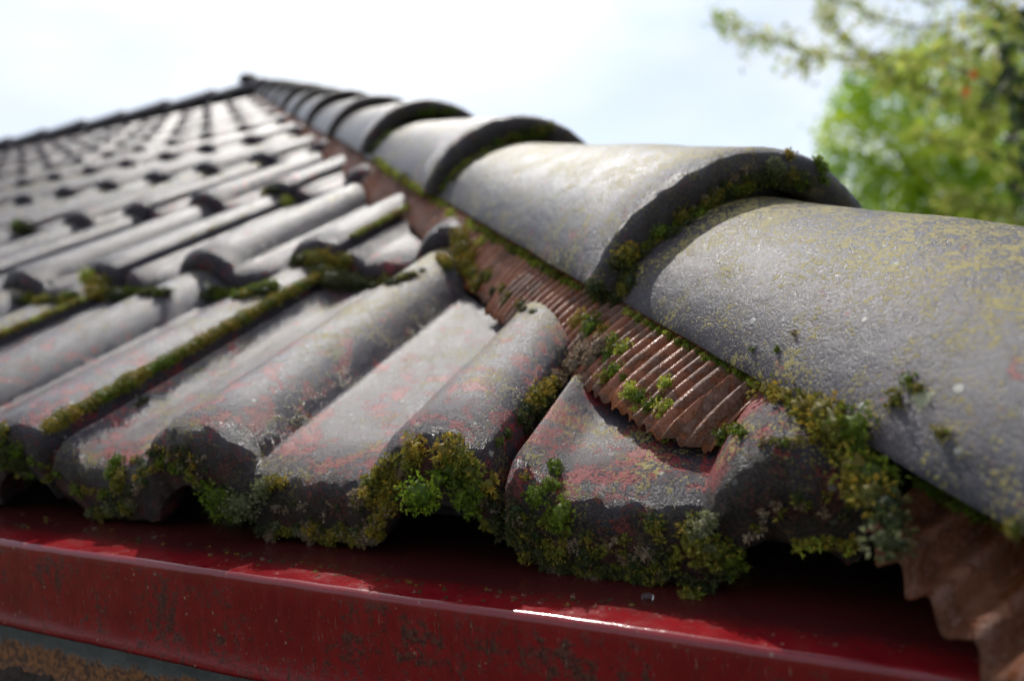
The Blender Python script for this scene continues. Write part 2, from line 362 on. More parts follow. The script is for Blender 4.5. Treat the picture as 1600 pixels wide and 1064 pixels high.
for j in range(NC):
    # base line of the hip: u = ub - 0.9425 v
    v0 = j * G
    uh = B0.x + .0  # at v=.14
    umax = B0.x - .9425 * (v0 - .1403)                       # base line u at the nose of this course
    yl = 0
    # left limit: where the nose line leaves the picture, plus one tile
    left = {0: -.12, 1: -.57, 2: -1.02, 3: -1.50, 4: -1.98, 5: -2.45, 6: -2.9, 7: -3.35, 8: -3.8, 9: -4.3, 10: -4.8}[j]
    ms = [m for m in range(-20, 4) if U0 + .30 * (m - 1) + .034 < umax - .005 and U0 + .30 * (m - 1) + .3325 > left - .50]
    if j == 0: ms = [-1, 0, 1, 2]
    ms.sort(reverse=True)
    for idx, m in enumerate(ms):
        Mx = tile_matrix(m, j)
        # does the hip cut this tile?
        head_u = B0.x - .9425 * (v0 + .42 - .1403)
        right = U0 + .30 * (m - 1) + .3325
        cuts = []
        if right > head_u - .05:
            Mi = Mx.inverted(); offs = -.014 if j == 0 else -.002
            if (j, m) == (0, 2): offs = .012
            co = Mi @ (B0 + SIDE * offs); no = (Mi.to_3x3() @ SIDE)
            cuts.append((co, no))
            if (j, m) == (0, 2):                            # the cut tile stops short of the corner
                cuts.append((Mi @ Vector((.385, 0, 0)), Mi.to_3x3() @ Vector((1, 0, 0))))
        if j == NC - 1:
            Mi = Mx.inverted(); cuts.append((Mi @ plane_pt(0, VR - .02, 0), Mi.to_3x3() @ Vector((0, 1, 0))))
        near = j <= 1 and m >= -1
        if cuts or near:
            res = .0018 if near and j == 0 and m >= 0 else .0026 if near else (.004 if j < 4 else .008)
            me = tile_mesh(res, m * 3 + j * 5 + 40, cuts, (1.3 if j == 0 else 1.0) if near else .5, wk=.80 if (j, m) == (0, 2) else 1., th=(.018 if m == 2 else .013) if j == 0 else -.004, r=(.021 if m == 2 else .0165) if j == 0 else .0165)
        else:
            me = (shared if j < 5 else far_shared)[rng.randrange(3 if j < 5 else 2)]
        if len(me.polygons) < 8: continue
        o = bpy.data.objects.new('roof_tile', me); COL.objects.link(o); o.matrix_world = Mx
        lab = LAB.get((j, m)) or ('grey %sroof tile, %s from the hip in the %s course above the gutter' % ('cut ' if right > head_u + .1 else '', ORD[idx] if idx < 14 else 'last', ORD[j]))
        if (j, m) == (1, 1): lab = LAB[(1, 1)]
        tag(o, lab, 'roof tile', 'roof tiles on the near slope')
        o['red'] = rng.uniform(.0, .35); o['lichen'] = rng.uniform(.3, .6); o['wet'] = (1.0, .6, .34, .24)[min(j, 3)]; o['grime'] = 1.0 if j == 0 else (.4 if j == 1 else 0.)
        if (j, m) == (0, 2): o['red'] = .6; o['lichen'] = .95
        if (j, m) == (0, 1): o['red'] = .5; o['lichen'] = .8
        if (j, m) == (0, 0): o['red'] = .5; o['lichen'] = .5
        if j <= 2: near_objs.append(o)
# ---------------------------------------------------------------- hip tiles
def hip_mesh(res, seed, rough=1.0, L_=.425, taper=.89, drop=.66):
    nphi = int(.29 / res); phis = [math.pi * i / nphi for i in range(nphi + 1)]
    top = []; y = L_
    while y > .035: top.append((y, 0)); y -= res * 1.3
    y = .035
    while y > .016: top.append((y, 0)); y -= min(res, .003)
    r = .014; arc = [(r - r * math.sin(a), r - r * math.cos(a)) for a in [i * math.pi / 2 / 7 for i in range(8)]]
    path = top + arc + [(.0003, .018), (.0012, .0215), (.004, .0236), (.012, .0238), (.028, .0225), (.038, .0135), (.2, .0135), (L_, .0135)]
    n = len(path); V = []; off = seed * 5.1; so = len(top)
    for ph in phis:
        c, s = math.cos(ph), max(math.sin(ph), 0.)
        x0 = -.105 * c; z0 = .080 * s ** 1.28
        # normal of the superellipse
        e = 1e-3; c2, s2 = math.cos(min(ph + e, math.pi)), math.sin(min(ph + e, math.pi)); c1, s1 = math.cos(max(ph - e, 0)), math.sin(max(ph - e, 0))
        tx = -.105 * (c2 - c1); tz = .08 * (max(s2, 0) ** 1.28 - max(s1, 0) ** 1.28); ln = math.hypot(tx, tz); nx, nz = -tz / ln, tx / ln
        if ph < .25: nz = max(nz, 0)
        for k, (py, d) in enumerate(path):
            t = py / .378; sc = 1 - (1 - taper) * t; hz_ = 1 - (1 - drop) * t * .9
            x = x0 * sc - nx * d; z = z0 * hz_ - nz * d - .004 * t
            yy = py
            if s < .12 and d > 0: z = z0 * hz_ - .004 * t - nz * d * .5
            if k < so + 12:
                a = .0012 * nrm_noise(x + off, py, z, 22) + .0003 * nrm_noise(x + off, py, z, 190) * rough
                ee = max(0., 1 - max(0, py - .006) / .03)
                a += ee * rough * .0008 * nrm_noise(x + off, py, z, 130)
                if k >= so: yy -= ee * rough * .0016 * nrm_noise(x + off, py, z, 80)
                x += nx * a; z += nz * a
            V.append((x, yy, z))
    F = []
    for i in range(nphi):
        for k in range(n - 1):
            a = i * n + k; F.append((a, a + 1, a + n + 1, a + n))
        F.append((i * n + n - 1, i * n, i * n + n, i * n + 2 * n - 1))
    F.append(tuple(range(n))[::-1]); F.append(tuple(range(nphi * n, (nphi + 1) * n)))
    me = bpy.data.meshes.new('hip_tile'); me.from_pydata(V, [], F); me.update()
    bm = bmesh.new(); bm.from_mesh(me); bmesh.ops.recalc_face_normals(bm, faces=bm.faces[:]); bm.to_mesh(me); bm.free()
    me.polygons.foreach_set('use_smooth', [True] * len(me.polygons)); me.materials.append(M_HIP)
    me.set_sharp_from_angle(angle=math.radians(60))
    return me
def frame(x, y, z, p):
    m = Matrix.Identity(4)
    for i in range(3): m[i][0] = x[i]; m[i][1] = y[i]; m[i][2] = z[i]; m[i][3] = p[i]
    return m
HL = {-1: 'nearest hip tile, large and speckled with yellow lichen, moss along its lower edge',
      0: 'second hip tile from the corner, moss tufts along its dark rounded nose',
      1: 'third hip tile from the corner, pale sunlit flank and mossy dark nose'}
hip_sh = [hip_mesh(.007, 30 + s, .6) for s in range(2)]
for n in range(-1, 11):
    me = hip_mesh(.0026 if n < 1 else .004, n + 12) if n < 3 else hip_sh[n % 2]
    o = bpy.data.objects.new('hip_tile', me); COL.objects.link(o)
    jx = rng.uniform(-.003, .003) if n > 0 else 0
    p = cross(n * HS, .105 + jx, 0 if n < 1 else rng.uniform(-.002, .003))
    R = frame(SIDE, H, UP, p); o.matrix_world = R @ Matrix.Rotation(0 if n < 1 else rng.uniform(-.008, .008), 4, 'Z')
    tag(o, HL.get(n, 'hip tile with pale flank, %s from the eave corner along the hip' % ORD[n + 1]), 'hip tile', 'hip tiles climbing to the apex')
    o['red'] = {-1: .32, 0: .2}.get(n, .15); o['lichen'] = {-1: .62, 0: .62, 1: .5}.get(n, .45); o['grime'] = {-1: .7}.get(n, .9); o['wet'] = 1.2 if n < 1 else 1.0
    if n < 4: near_objs.append(o)
# ridge tiles run level from the apex to the left, apex cap where hip and ridge meet
ap = cross(11 * HS, .105, 0)
RZ = VR * SP + .012; RYY = VR * CP
x_start = ap.x + .02
ridge_me = hip_sh[0]
for i in range(9):
    o = bpy.data.objects.new('ridge_tile', ridge_me); COL.objects.link(o)
    o.matrix_world = frame(Vector((0, -1, 0)) * -1 if False else Vector((0, 1, 0)), Vector((-1, 0, 0)), Vector((0, 0, 1)), Vector((x_start - .1 - i * .3779, RYY, RZ - .02 + rng.uniform(-.003, .003))))
    o.matrix_world = o.matrix_world @ Matrix.Diagonal((1, -1, 1, 1)) if False else o.matrix_world
    tag(o, 'grey ridge tile on the level ridge, %s from the apex' % ORD[i], 'ridge tile', 'ridge tiles along the skyline')
    o['red'] = .1; o['lichen'] = .2; o['grime'] = .1; o['wet'] = .6; o.scale = (.9, 1, .85)
def cap_mesh():
    V = []; F = []; n = 28; R_ = [(0, .105), (.03, .102), (.07, .088), (.105, .066), (.128, .036), (.138, .0), (.128, -.004), (.0, .06)]
    for i in range(n):
        a = 2 * math.pi * i / n
        for r, z in R_:
            k = 1 + .10 * math.cos(3 * a + .6) * (r / .138)
            V.append((r * k * math.cos(a) * .75, r * k * math.sin(a) * .75, z * .8 + .002 * nrm_noise(a, r, z, 20)))
    m = len(R_)
    for i in range(n):
        for k in range(m - 1):
            a = i * m + k; b = ((i + 1) % n) * m + k; F.append((a, b, b + 1, a + 1))
    o = mesh_obj('apex_cap', V, F, M_HIP)
    bm = bmesh.new(); bm.from_mesh(o.data); bmesh.ops.remove_doubles(bm, verts=bm.verts[:], dist=.0005); bmesh.ops.recalc_face_normals(bm, faces=bm.faces[:]); bm.to_mesh(o.data); bm.free()
    return o
cap = cap_mesh(); cap.location = W(390, 128, 4.25); cap.scale = (.55, .55, .6); cap['red'] = .1; cap['lichen'] = .2; cap['grime'] = 0; cap['wet'] = .6
tag(cap, 'domed cap tile at the apex where the hip meets the ridge', 'cap tile')
# far slope behind the hip: courses of rolled tiles seen only from the side
V = []; F = []
nx_, ny_ = 900, 60
for a in range(ny_ + 1):
    t = a / ny_ * 3.1
    for i in range(nx_ + 1):
        yy = .12 + i / nx_ * 6.1
        tt = min(t, (yy - .0) / CP * .97, (6.3 - yy) / CP * .97)
        x = CX - .03 - tt * CP; fr = (tt / G) % 1
        V.append((x, yy, tt * SP + prof(.15 + ((yy + .047) % .15) - .047 if False else .15 + abs(((yy) % .15) - .075)) - .0185 * fr - .006))
for a in range(ny_):
    for i in range(nx_):
        k = a * (nx_ + 1) + i; F.append((k, k + 1, k + nx_ + 2, k + nx_ + 1))
fs = mesh_obj('side_roof_slope', V, F, M_TILE); fs['red'] = .3; fs['lichen'] = .3; fs['grime'] = 0; fs['wet'] = .5; under(fs)
# ---------------------------------------------------------------- pleated flashing
def pan_h(t):
    v = .1403 + .7277 * t; fr = (v / G) % 1.0
    if v < 0: fr = 0
    s_ = min(fr, 1.0); k = -.0265 - .0185 * s_
    if fr > .93: k += (.0185) * ((fr - .93) / .07)
    return k
def pleats(t0, t1, pitch, amp, res, lo, hi, name, grime, seed, nw=10, calm=0):
    rr = random.Random(seed); V = []; F = []; nt_ = int((t1 - t0) / res); ph = 0
    for i in range(nt_ + 1):
        t = t0 + (t1 - t0) * i / nt_
        ph += 2 * math.pi * res / pitch * (1 + .25 * noise.noise(Vector((t * 40, seed, 0))))
        sl_, ul = lo(t); sh, uh_ = hi(t)
        for k in range(nw + 1):
            w_ = k / nw
            s_ = sl_ + (sh - sl_) * w_; u_ = ul + (uh_ - ul) * (w_ ** .8)
            am = amp * ((.45 + .55 * min(1, w_ * 4)) if not calm else 1) * (1 + (.4 if not calm else .1) * noise.noise(Vector((t * 60, w_ * 2, seed))))
            c = math.sin(ph + w_ * .6 + .3 * noise.noise(Vector((t * 90, w_ * 3, seed))))
            c = math.copysign(abs(c) ** .6, c) if not calm else math.sin(ph + w_ * .3) + .15 * math.sin(2 * ph)
            edge = .0022 * noise.noise(Vector((t * 130, 4, seed))) if k == 0 else 0
            V.append(cross(t, s_ + edge, u_ + am * c + .0006 * noise.noise(Vector((t * 220, w_ * 8, seed)))))
    for i in range(nt_):
        for k in range(nw):
            a = i * (nw + 1) + k; F.append((a, a + nw + 1, a + nw + 2, a + 1))
    o = mesh_obj(name, V, F, M_FLASH); o['grime'] = grime
    md = o.modifiers.new('thick', 'SOLIDIFY'); md.thickness = .0006
    return o
fl = pleats(-.130, 4.15, .0078, .0030, .0010, lambda t: (-(.010 if t < -.122 else .017 if t < -.112 else .023 if t < .12 else .015) - .003 * noise.noise(Vector((t * 14, 0, 5))), pan_h(t) / .958 + .3 * -.03 + .005), lambda t: (.034, .006), 'hip_flashing', .75, 3)
tag(fl, 'pleated brown red flashing strip under the lower edge of the hip tiles', 'flashing'); near_objs.append(fl)
fe = pleats(-.36, -.200, .0155, .0038, .0008, lambda t: (.001 + (t + .215) * .2 - .0, -.034 + (t + .215) * .05), lambda t: (.060, .004), 'corner_flashing', .05, 9, 16, calm=1)
fe['dark'] = .85; fl['dark'] = .35; tag(fe, 'wide ribbed brown flashing end over the right corner of the red fascia', 'flashing'); near_objs.append(fe)  # darkened colour stands in for shade below the hip tiles
# ---------------------------------------------------------------- red fascia and gutter
def fascia():
    V = []; F = []
    # section (offset inwards d, z): flange then rolled edge then face then hem; swept along the eave and round the corner
    sec = [(.16, -.0590), (.04, -.0612)]; r = .0028
    for i in range(7):
        a = math.pi / 2 * i / 6; sec.append((r - r * math.sin(a) , -.0616 - r + r * math.cos(a)))
    sec += [(0, -.0750), (.0003, -.0920), (.0, -.1060), (-.0014, -.1078), (-.0010, -.1094), (.0008, -.1098), (.004, -.1090)]
    path = [(-9 + .0 * i, None) for i in range(0)]
    xs = [RU + 9 * i / 20 for i in range(20)] + [-3 + i * (3 + CX) / 900 for i in range(901)]
    st = []
    for x in xs: st.append(('x', x))
    for i in range(1, 60): st.append(('y', FY + i * .12))
    for kind, a in st:
        for d, z in sec:
            wob = .0006 * noise.noise(Vector((a * 9, z * 20, 1))) + .00025 * noise.noise(Vector((a * 60, z * 60, 1)))
            if kind == 'x':
                x, y = min(a, CX - d) if a > CX - .2 else a, FY + d
                V.append((x, y + wob, z + wob * .8))
            else: V.append((CX - d + wob, max(a, FY + d), z))
    m = len(sec)
    for i in range(len(st) - 1):
        for k in range(m - 1):
            a = i * m + k; F.append((a, a + m, a + m + 1, a + 1))
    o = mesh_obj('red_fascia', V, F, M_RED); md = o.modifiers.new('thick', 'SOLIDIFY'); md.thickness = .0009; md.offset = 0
    return o
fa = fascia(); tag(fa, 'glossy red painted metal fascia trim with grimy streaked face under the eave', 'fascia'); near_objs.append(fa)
gut = empty('gutter', (-2, .0, -.13), 'rusting grey metal gutter below the red fascia', 'gutter')
def gobj(o): o.location = -Vector(gut.location); o.parent = gut; return o
V = []; F = []; sec = [(.012, -.103), (.0118, -.118), (.0122, -.140), (.004, -.165), (-.03, -.172), (-.075, -.168), (-.083, -.150), (-.083, -.1345), (-.086, -.132), (-.089, -.1345), (-.086, -.137)]
sec = [(d - 0.0, z) for d, z in sec]
xs = [RU + .0 + i * (CX - RU) / 500 for i in range(501)]
for x in xs:
    for d, z in sec: V.append((x, FY + d + .0005 * noise.noise(Vector((x * 12, z * 30, 3))), z + .0008 * noise.noise(Vector((x * 10, d * 20, 8))) - (.03 if d < -.07 else 0)))
for i in range(len(xs) - 1):
    for k in range(len(sec) - 1):
        a = i * len(sec) + k; F.append((a, a + len(sec), a + len(sec) + 1, a + 1))
gt = gobj(mesh_obj('trough', V, F, M_GALV)); md = gt.modifiers.new('thick', 'SOLIDIFY'); md.thickness = .0012
near_objs.append(gt)
# litter lying in the gutter
rn = np.random.default_rng(5)
V = []; F = []; nxl, nyl = 700, 14
for i in range(nxl + 1):
    x = -1.2 + i * 1.7 / nxl
    for k in range(nyl + 1):
        y = FY + .0115 - k * .0062
        V.append((x, y, -.1440 + (.003 if k == 0 else 0) + .005 * noise.noise(Vector((x * 60, y * 60, 0))) + .003 * noise.noise(Vector((x * 200, y * 200, 2)))))
for i in range(nxl):
    for k in range(nyl):
        a = i * (nyl + 1) + k; F.append((a, a + nyl + 1, a + nyl + 2, a + 1))
lt = mesh_obj('leaf_litter', V, F, M_LITTER); tag(lt, 'brown wet leaf litter lying in the rusty gutter', 'leaf litter', kind='stuff')
# ---------------------------------------------------------------- ray casting onto the built surfaces, for growing moss where it sits
bpy.context.view_layer.update()
def bvh(objs):
    V = []; F = []
    for o in objs:
        mw = o.matrix_world; b = len(V); V += [mw @ v.co for v in o.data.vertices]; F += [tuple(i + b for i in p.vertices) for p in o.data.polygons]
    return BVHTree.FromPolygons(V, F)
TREE = bvh(near_objs)
def hit(px, py, dmax=6):
    d = (FWD + RIGHT * ((px - 800) / FPX) + DOWN * ((py - 532) / FPX)).normalized()
    loc, no, i, dist = TREE.ray_cast(CAM, d, dmax)
    if loc is None: return None
    if no.dot(d) > 0: no = -no
    return loc, no, (loc - CAM).dot(FWD)
# ---------------------------------------------------------------- moss
PAL = {'olive': [(.13, .12, .015), (.09, .10, .012), (.17, .13, .02)], 'ochre': [(.26, .17, .02), (.20, .15, .02), (.15, .13, .02)],
       'green': [(.08, .12, .008), (.11, .15, .012), (.06, .08, .008)], 'bright': [(.12, .18, .008), (.16, .22, .012), (.08, .13, .008), (.15, .16, .012)],
       'dark': [(.03, .045, .014), (.045, .05, .015), (.06, .055, .018)], 'dead': [(.17, .12, .075), (.12, .085, .05), (.22, .17, .12)],
       'grey': [(.10, .11, .045), (.15, .15, .08), (.07, .08, .03)], 'lime': [(.26, .30, .035), (.20, .25, .03), (.30, .27, .04)]}
def unit(a): return a / np.maximum(np.linalg.norm(a, axis=1, keepdims=True), 1e-9)
def basis(n):
    a = np.where(np.abs(n[:, 2:3]) < .9, np.array([[0, 0, 1.]]), np.array([[1., 0, 0]]))
    t1 = unit(np.cross(n, a)); return t1, np.cross(n, t1)
def tufts(C, Nn, Ls, cols, leaves=8, wid=.15, spread=(15, 80)):
    wid = wid * .62; leaves = int(leaves * 1.4)
    k = len(C); n = unit(Nn); t1, t2 = basis(n)
    C = np.repeat(C, leaves, 0); n = np.repeat(n, leaves, 0); t1 = np.repeat(t1, leaves, 0); t2 = np.repeat(t2, leaves, 0); Lr = np.repeat(Ls, leaves)[:, None] * rn.uniform(.6, 1.1, (k * leaves, 1))
    ph = rn.uniform(0, 2 * np.pi, (k * leaves, 1)); th = np.radians(rn.uniform(spread[0], spread[1], (k * leaves, 1)))
    rad = np.cos(ph) * t1 + np.sin(ph) * t2; d = np.cos(th) * n + np.sin(th) * rad
    sd = unit(np.cross(d, n + .01)); cv = unit(np.cross(sd, d))
    b0 = C; tip = C + d * Lr; mid = C + d * Lr * .45 + cv * Lr * .06
    V = np.stack([b0, mid + sd * Lr * wid, tip, mid - sd * Lr * wid], 1).reshape(-1, 3)
    F = np.arange(len(V)).reshape(-1, 4)
    c = np.repeat(np.repeat(cols, leaves, 0) * rn.uniform(.8, 1.25, (k * leaves, 1)), 4, 0)
    return V, F, c
ICO = None
def ico():
    global ICO
    if ICO is None:
        bm = bmesh.new(); bmesh.ops.create_icosphere(bm, subdivisions=3, radius=1); bm.verts.ensure_lookup_table()
        ICO = (np.array([v.co[:] for v in bm.verts]), np.array([[v.index for v in f.verts] for f in bm.faces])); bm.free()
    return ICO
def moss(name, blobs, tl=.0024, dens=1.0, leaves=8, pal='olive', flat=.75, label=None, group=None, kind=None, cat='moss', wid=.15, parent=None, spread=(15, 80)):
    """blobs: (center, normal, radius[, palette])"""
    Vs, Fs, Cs = [], [], []; nv = 0; tl = tl * .82
    iv, ifc = ico()
    for bl in blobs:
        c, n, r = np.array(bl[0]), np.array(bl[1]), bl[2]; pl = PAL[bl[3] if len(bl) > 3 else pal]
        n = n / np.linalg.norm(n); t1, t2 = basis(n[None]); t1, t2 = t1[0], t2[0]
        sx, sy = rn.uniform(.85, 1.2, 2)
        ph = rn.uniform(0, 50)
        rr = 1 + .22 * np.sin(iv[:, 0] * 5 + ph) * np.sin(iv[:, 1] * 6 + ph * 2) + .12 * np.sin(iv[:, 2] * 11 + ph * 3 + iv[:, 0] * 9)
        core = c + (iv[:, :1] * t1 * sx + iv[:, 1:2] * t2 * sy + iv[:, 2:] * n * flat) * (rr[:, None] * r * .60)
        base = np.array(pl[rn.integers(len(pl))])
        Vs.append(core); Fs.append(np.hstack([ifc, ifc[:, 2:]]) + nv if False else ifc + nv); Cs.append(np.tile(base * .9, (len(core), 1))); nv += len(core)
        nt_ = min(1500, max(8, int(dens * 7.0 * (r / tl) ** 2)))
        d = unit(rn.normal(size=(nt_, 3))); d[:, 2] = np.abs(d[:, 2]) * 1.0 - .25; d = unit(d)
        rr = 1 + .22 * np.sin(d[:, 0] * 5 + ph) * np.sin(d[:, 1] * 6 + ph * 2) + .12 * np.sin(d[:, 2] * 11 + ph * 3 + d[:, 0] * 9)
        P = c + (d[:, :1] * t1 * sx + d[:, 1:2] * t2 * sy + d[:, 2:] * n * flat) * (rr[:, None] * r * rn.uniform(.58, .98, (nt_, 1)))
        Nn = unit(d[:, :1] * t1 + d[:, 1:2] * t2 + d[:, 2:] * n + rn.normal(size=(nt_, 3)) * .25)
        cols = 1.7 * np.array(pl)[rn.integers(len(pl), size=nt_)] * rn.uniform(.75, 1.3, (nt_, 1))
        V, F, C_ = tufts(P, Nn, rn.uniform(.7, 1.25, nt_) * tl, cols, leaves, wid, spread)
        # quads to two triangles so that one face array serves
        T = np.vstack([F[:, [0, 1, 2]], F[:, [0, 2, 3]]])
        Vs.append(V); Fs.append(T + nv); Cs.append(C_); nv += len(V)
    if not Vs: return None
    o = mesh_obj(name, np.vstack(Vs), np.vstack(Fs), M_MOSS, parent, cols=np.vstack(Cs))
    return tag(o, label, cat, group, kind)
def px_blobs(pts, sink=.25, lim=False):
    """pts: (px, py, radius in px[, palette]) -> blobs sitting on whatever is there"""
    out = []
    for p in pts:
        h = hit(p[0], p[1])
        p = (p[0], p[1], p[2] * 1.45) + tuple(p[3:])
        if len(p) > 4: h = (W(p[0], p[1], p[4]), (CAM - W(p[0], p[1], p[4])).normalized(), p[4])
        if h is None: continue
        if lim and h[1].z > .95 and h[0].z < -.055: continue
        loc, no, d = h; r = p[2] * d / FPX
        out.append((tuple(loc + no * r * (.5 - sink)), tuple(no), r) + tuple(p[3:4]))
    return out
def line_px(pts, step, rad, jit, pals, seed=0, prob=1.0):
    """cushions along a polyline of pixels"""
    R_ = random.Random(seed); out = []
    for a, b in zip(pts[:-1], pts[1:]):
        n = max(1, int(math.hypot(b[0] - a[0], b[1] - a[1]) / step))
        for i in range(n):
            if R_.random() > prob: continue
            t = (i + R_.random() * .7) / n
            out.append((a[0] + (b[0] - a[0]) * t + R_.uniform(-jit, jit), a[1] + (b[1] - a[1]) * t + R_.uniform(-jit, jit), R_.uniform(*rad), R_.choice(pals)))
    return out
exec_order = []
# single cushions that can be pointed at
CUSH = [
 ('bright green star moss cushion in the dark opening under the right roll', [(655, 772, 19, 'bright', .318), (668, 783, 14, 'bright', .322), (642, 778, 11, 'bright', .32)], .0021, (5, 55)),
 ('large round green moss cushion on the eave left of the middle pan', [(352, 775, 24, 'green'), (362, 800, 24, 'grey'), (382, 785, 20, 'grey'), (345, 800, 18, 'dark'), (370, 820, 16, 'dark')], .0020, (10, 60)),
 ('small grey green moss cushion with a brown tip on the nose of the pan', [(418, 765, 17, 'grey'), (430, 757, 11, 'olive'), (445, 756, 7, 'ochre')], .0018, (10, 60)),
 ('round olive moss tuft on the cut red and grey tile', [(878, 803, 17, 'green'), (862, 812, 9, 'green')], .0022, (10, 60)),
 ('tiny green moss dot above the larger tuft on the cut tile', [(838, 775, 13, 'green')], .0018, (10, 70)),
 ('olive brown moss mound crowning the nose of the right roll', [(650, 705, 17, 'ochre'), (640, 722, 13, 'olive'), (632, 735, 10, 'dead')], .0032, (15, 80)),
 ('yellow olive moss mound at the right shoulder of the right roll', [(700, 708, 19, 'ochre'), (722, 712, 18, 'olive'), (708, 732, 18, 'green'), (735, 735, 15, 'olive'), (690, 745, 12, 'green')], .0034, (15, 80)),
 ('green moss clump hanging beside the interlock rib at the eave', [(742, 762, 15, 'green'), (725, 770, 14, 'green'), (760, 760, 13, 'ochre'), (770, 775, 11, 'dark'), (735, 785, 14, 'green')], .0034, (15, 80)),
 ('huge olive moss clump beside the lower edge of the nearest hip tile', [(1190, 600, 17, 'ochre'), (1210, 612, 20, 'olive'), (1235, 625, 22, 'ochre'), (1262, 636, 22, 'olive'), (1290, 650, 24, 'ochre'), (1315, 668, 28, 'olive'), (1340, 668, 22, 'green'), (1325, 700, 30, 'olive'), (1345, 700, 22, 'green', .262), (1340, 735, 24, 'olive', .255), (1365, 745, 22, 'green', .25), (1300, 690, 22, 'ochre'), (1360, 775, 22, 'ochre', .245), (1385, 790, 20, 'dark', .24), (1395, 815, 19, 'dark', .235), (1380, 845, 17, 'grey', .232), (1402, 850, 15, 'dark', .23), (1345, 765, 18, 'olive', .25), (1330, 730, 20, 'green'), (1385, 765, 22, 'green')], .0034, (5, 45)),
 ('grey green tufted moss mound on the eave between cut pan and dome', [(1105, 830, 20, 'grey'), (1090, 845, 22, 'olive'), (1115, 855, 22, 'olive'), (1135, 870, 18, 'green'), (1150, 890, 16, 'olive'), (1125, 885, 18, 'dark'), (1095, 925, 16, 'dark'), (1080, 935, 12, 'olive'), (1115, 810, 12, 'grey')], .0030, (10, 60)),
 ('tall ochre moss clump against the flashing below the second hip tile', [(722, 375, 14, 'ochre'), (725, 395, 15, 'olive'), (730, 415, 14, 'ochre'), (742, 430, 12, 'olive'), (748, 445, 10, 'olive'), (758, 380, 8, 'lime'), (735, 405, 14, 'ochre')], .0028, (10, 60)),
 ('dark moss and debris mass under the roll nose in the second course', [(470, 412, 13, 'dark'), (490, 412, 15, 'olive'), (512, 410, 15, 'ochre'), (530, 425, 15, 'olive'), (545, 445, 16, 'dark'), (520, 445, 18, 'dark'), (560, 450, 14, 'dark'), (500, 430, 14, 'dark'), (540, 408, 9, 'olive')], .0026, (10, 70)),
 ('olive moss lump under the roll nose above the long thin strip', [(140, 432, 11, 'lime'), (152, 445, 12, 'olive'), (150, 460, 12, 'ochre'), (165, 460, 12, 'dark'), (185, 466, 12, 'dark'), (205, 462, 11, 'green')], .0026, (10, 70)),
 ('brown withered moss clump between the cut roll and the flashing', [(905, 505, 13, 'ochre'), (925, 512, 14, 'green'), (945, 520, 12, 'ochre'), (915, 530, 12, 'dead'), (938, 545, 14, 'dead'), (912, 552, 12, 'dead'), (898, 572, 11, 'dead'), (955, 535, 10, 'green'), (962, 545, 10, 'olive'), (925, 565, 12, 'dead'), (950, 560, 10, 'green'), (960, 580, 11, 'green'), (945, 590, 9, 'olive'), (885, 580, 9, 'dead'), (975, 545, 9, 'lime')], .0026, (15, 80)),
 ('ochre moss growing in the side joint of the right roll', [(868, 590, 10, 'dead'), (858, 602, 10, 'ochre'), (846, 612, 11, 'ochre'), (836, 622, 11, 'olive'), (826, 630, 9, 'ochre'), (820, 642, 9, 'dark'), (850, 625, 10, 'dark'), (838, 640, 10, 'dark'), (812, 655, 9, 'dark'), (822, 665, 8, 'dark')], .0026, (15, 80)),
 ('small lime moss cushion sitting in the flashing pleats', [(1041, 601, 9, 'lime')], .0018, (10, 60)),
 ('round lime moss cushion at the lower edge of the flashing', [(1038, 640, 13, 'lime'), (1028, 632, 9, 'green')], .0018, (10, 60)),
 ('flat green moss patch below the flashing edge beside the withered clump', [(985, 613, 10, 'lime'), (1000, 622, 9, 'green'), (1012, 634, 8, 'green')], .0018, (10, 60)),
 ('knobbly dark green moss on the flashing tip above the dome', [(1128, 680, 9, 'green'), (1140, 674, 9, 'olive'), (1152, 672, 8, 'green'), (1160, 678, 7, 'green')], .0016, (10, 60)),
 ('moss tuft standing up on the crest of the second hip tile nose', [(1226, 234, 8, 'olive'), (1232, 244, 7, 'ochre')], .0022, (10, 60)),
 ('green moss tuft hanging over the right of the second hip nose', [(1275, 255, 8, 'green'), (1282, 265, 8, 'green'), (1285, 280, 7, 'green')], .0022, (10, 60)),
 ('ochre moss cushion low on the nose of the second hip tile', [(985, 392, 11, 'ochre'), (975, 402, 12, 'olive'), (965, 412, 10, 'dark')], .0024, (10, 70)),
 ('pale grey lichen lump on the nose of the second hip tile', [(1205, 262, 11, 'grey'), (1216, 268, 9, 'grey')], .0014, (10, 60)),
 ('brown moss button on the flank of the nearest hip tile', [(1401, 625, 11, 'olive')], .0022, (5, 50)),
 ('pair of small moss buttons high on the nearest hip tile', [(1420, 594, 8, 'green'), (1435, 607, 8, 'olive')], .0020, (5, 50)),
 ('lone moss dot low on the nearest hip tile flank', [(1470, 676, 8, 'olive')], .0020, (5, 50)),
 ('yellow green moss bud on the right roll of the second course nose', [(446, 318, 8, 'lime'), (430, 298, 8, 'dark'), (418, 302, 7, 'olive')], .0030, (10, 60)),
 ('green moss wad under a far roll nose in the third course', [(400, 252, 7, 'green'), (390, 250, 6, 'green')], .0030, (10, 60)),
 ('dark green moss wad under the leftmost roll nose, third course', [(30, 354, 8, 'green'), (42, 358, 7, 'dark')], .0030, (10, 60)),
 ('green moss tuft high on the left of the eave roll opening', [(183, 722, 9, 'green'), (176, 738, 8, 'green'), (190, 745, 9, 'olive'), (186, 758, 9, 'olive')], .0018, (10, 60)),
 ('dark mossy lump hanging at the left edge of the eave', [(4, 690, 14, 'green'), (14, 705, 13, 'dark'), (6, 720, 11, 'green'), (26, 715, 10, 'dark'), (10, 672, 8, 'olive')], .0024, (10, 60)),
]
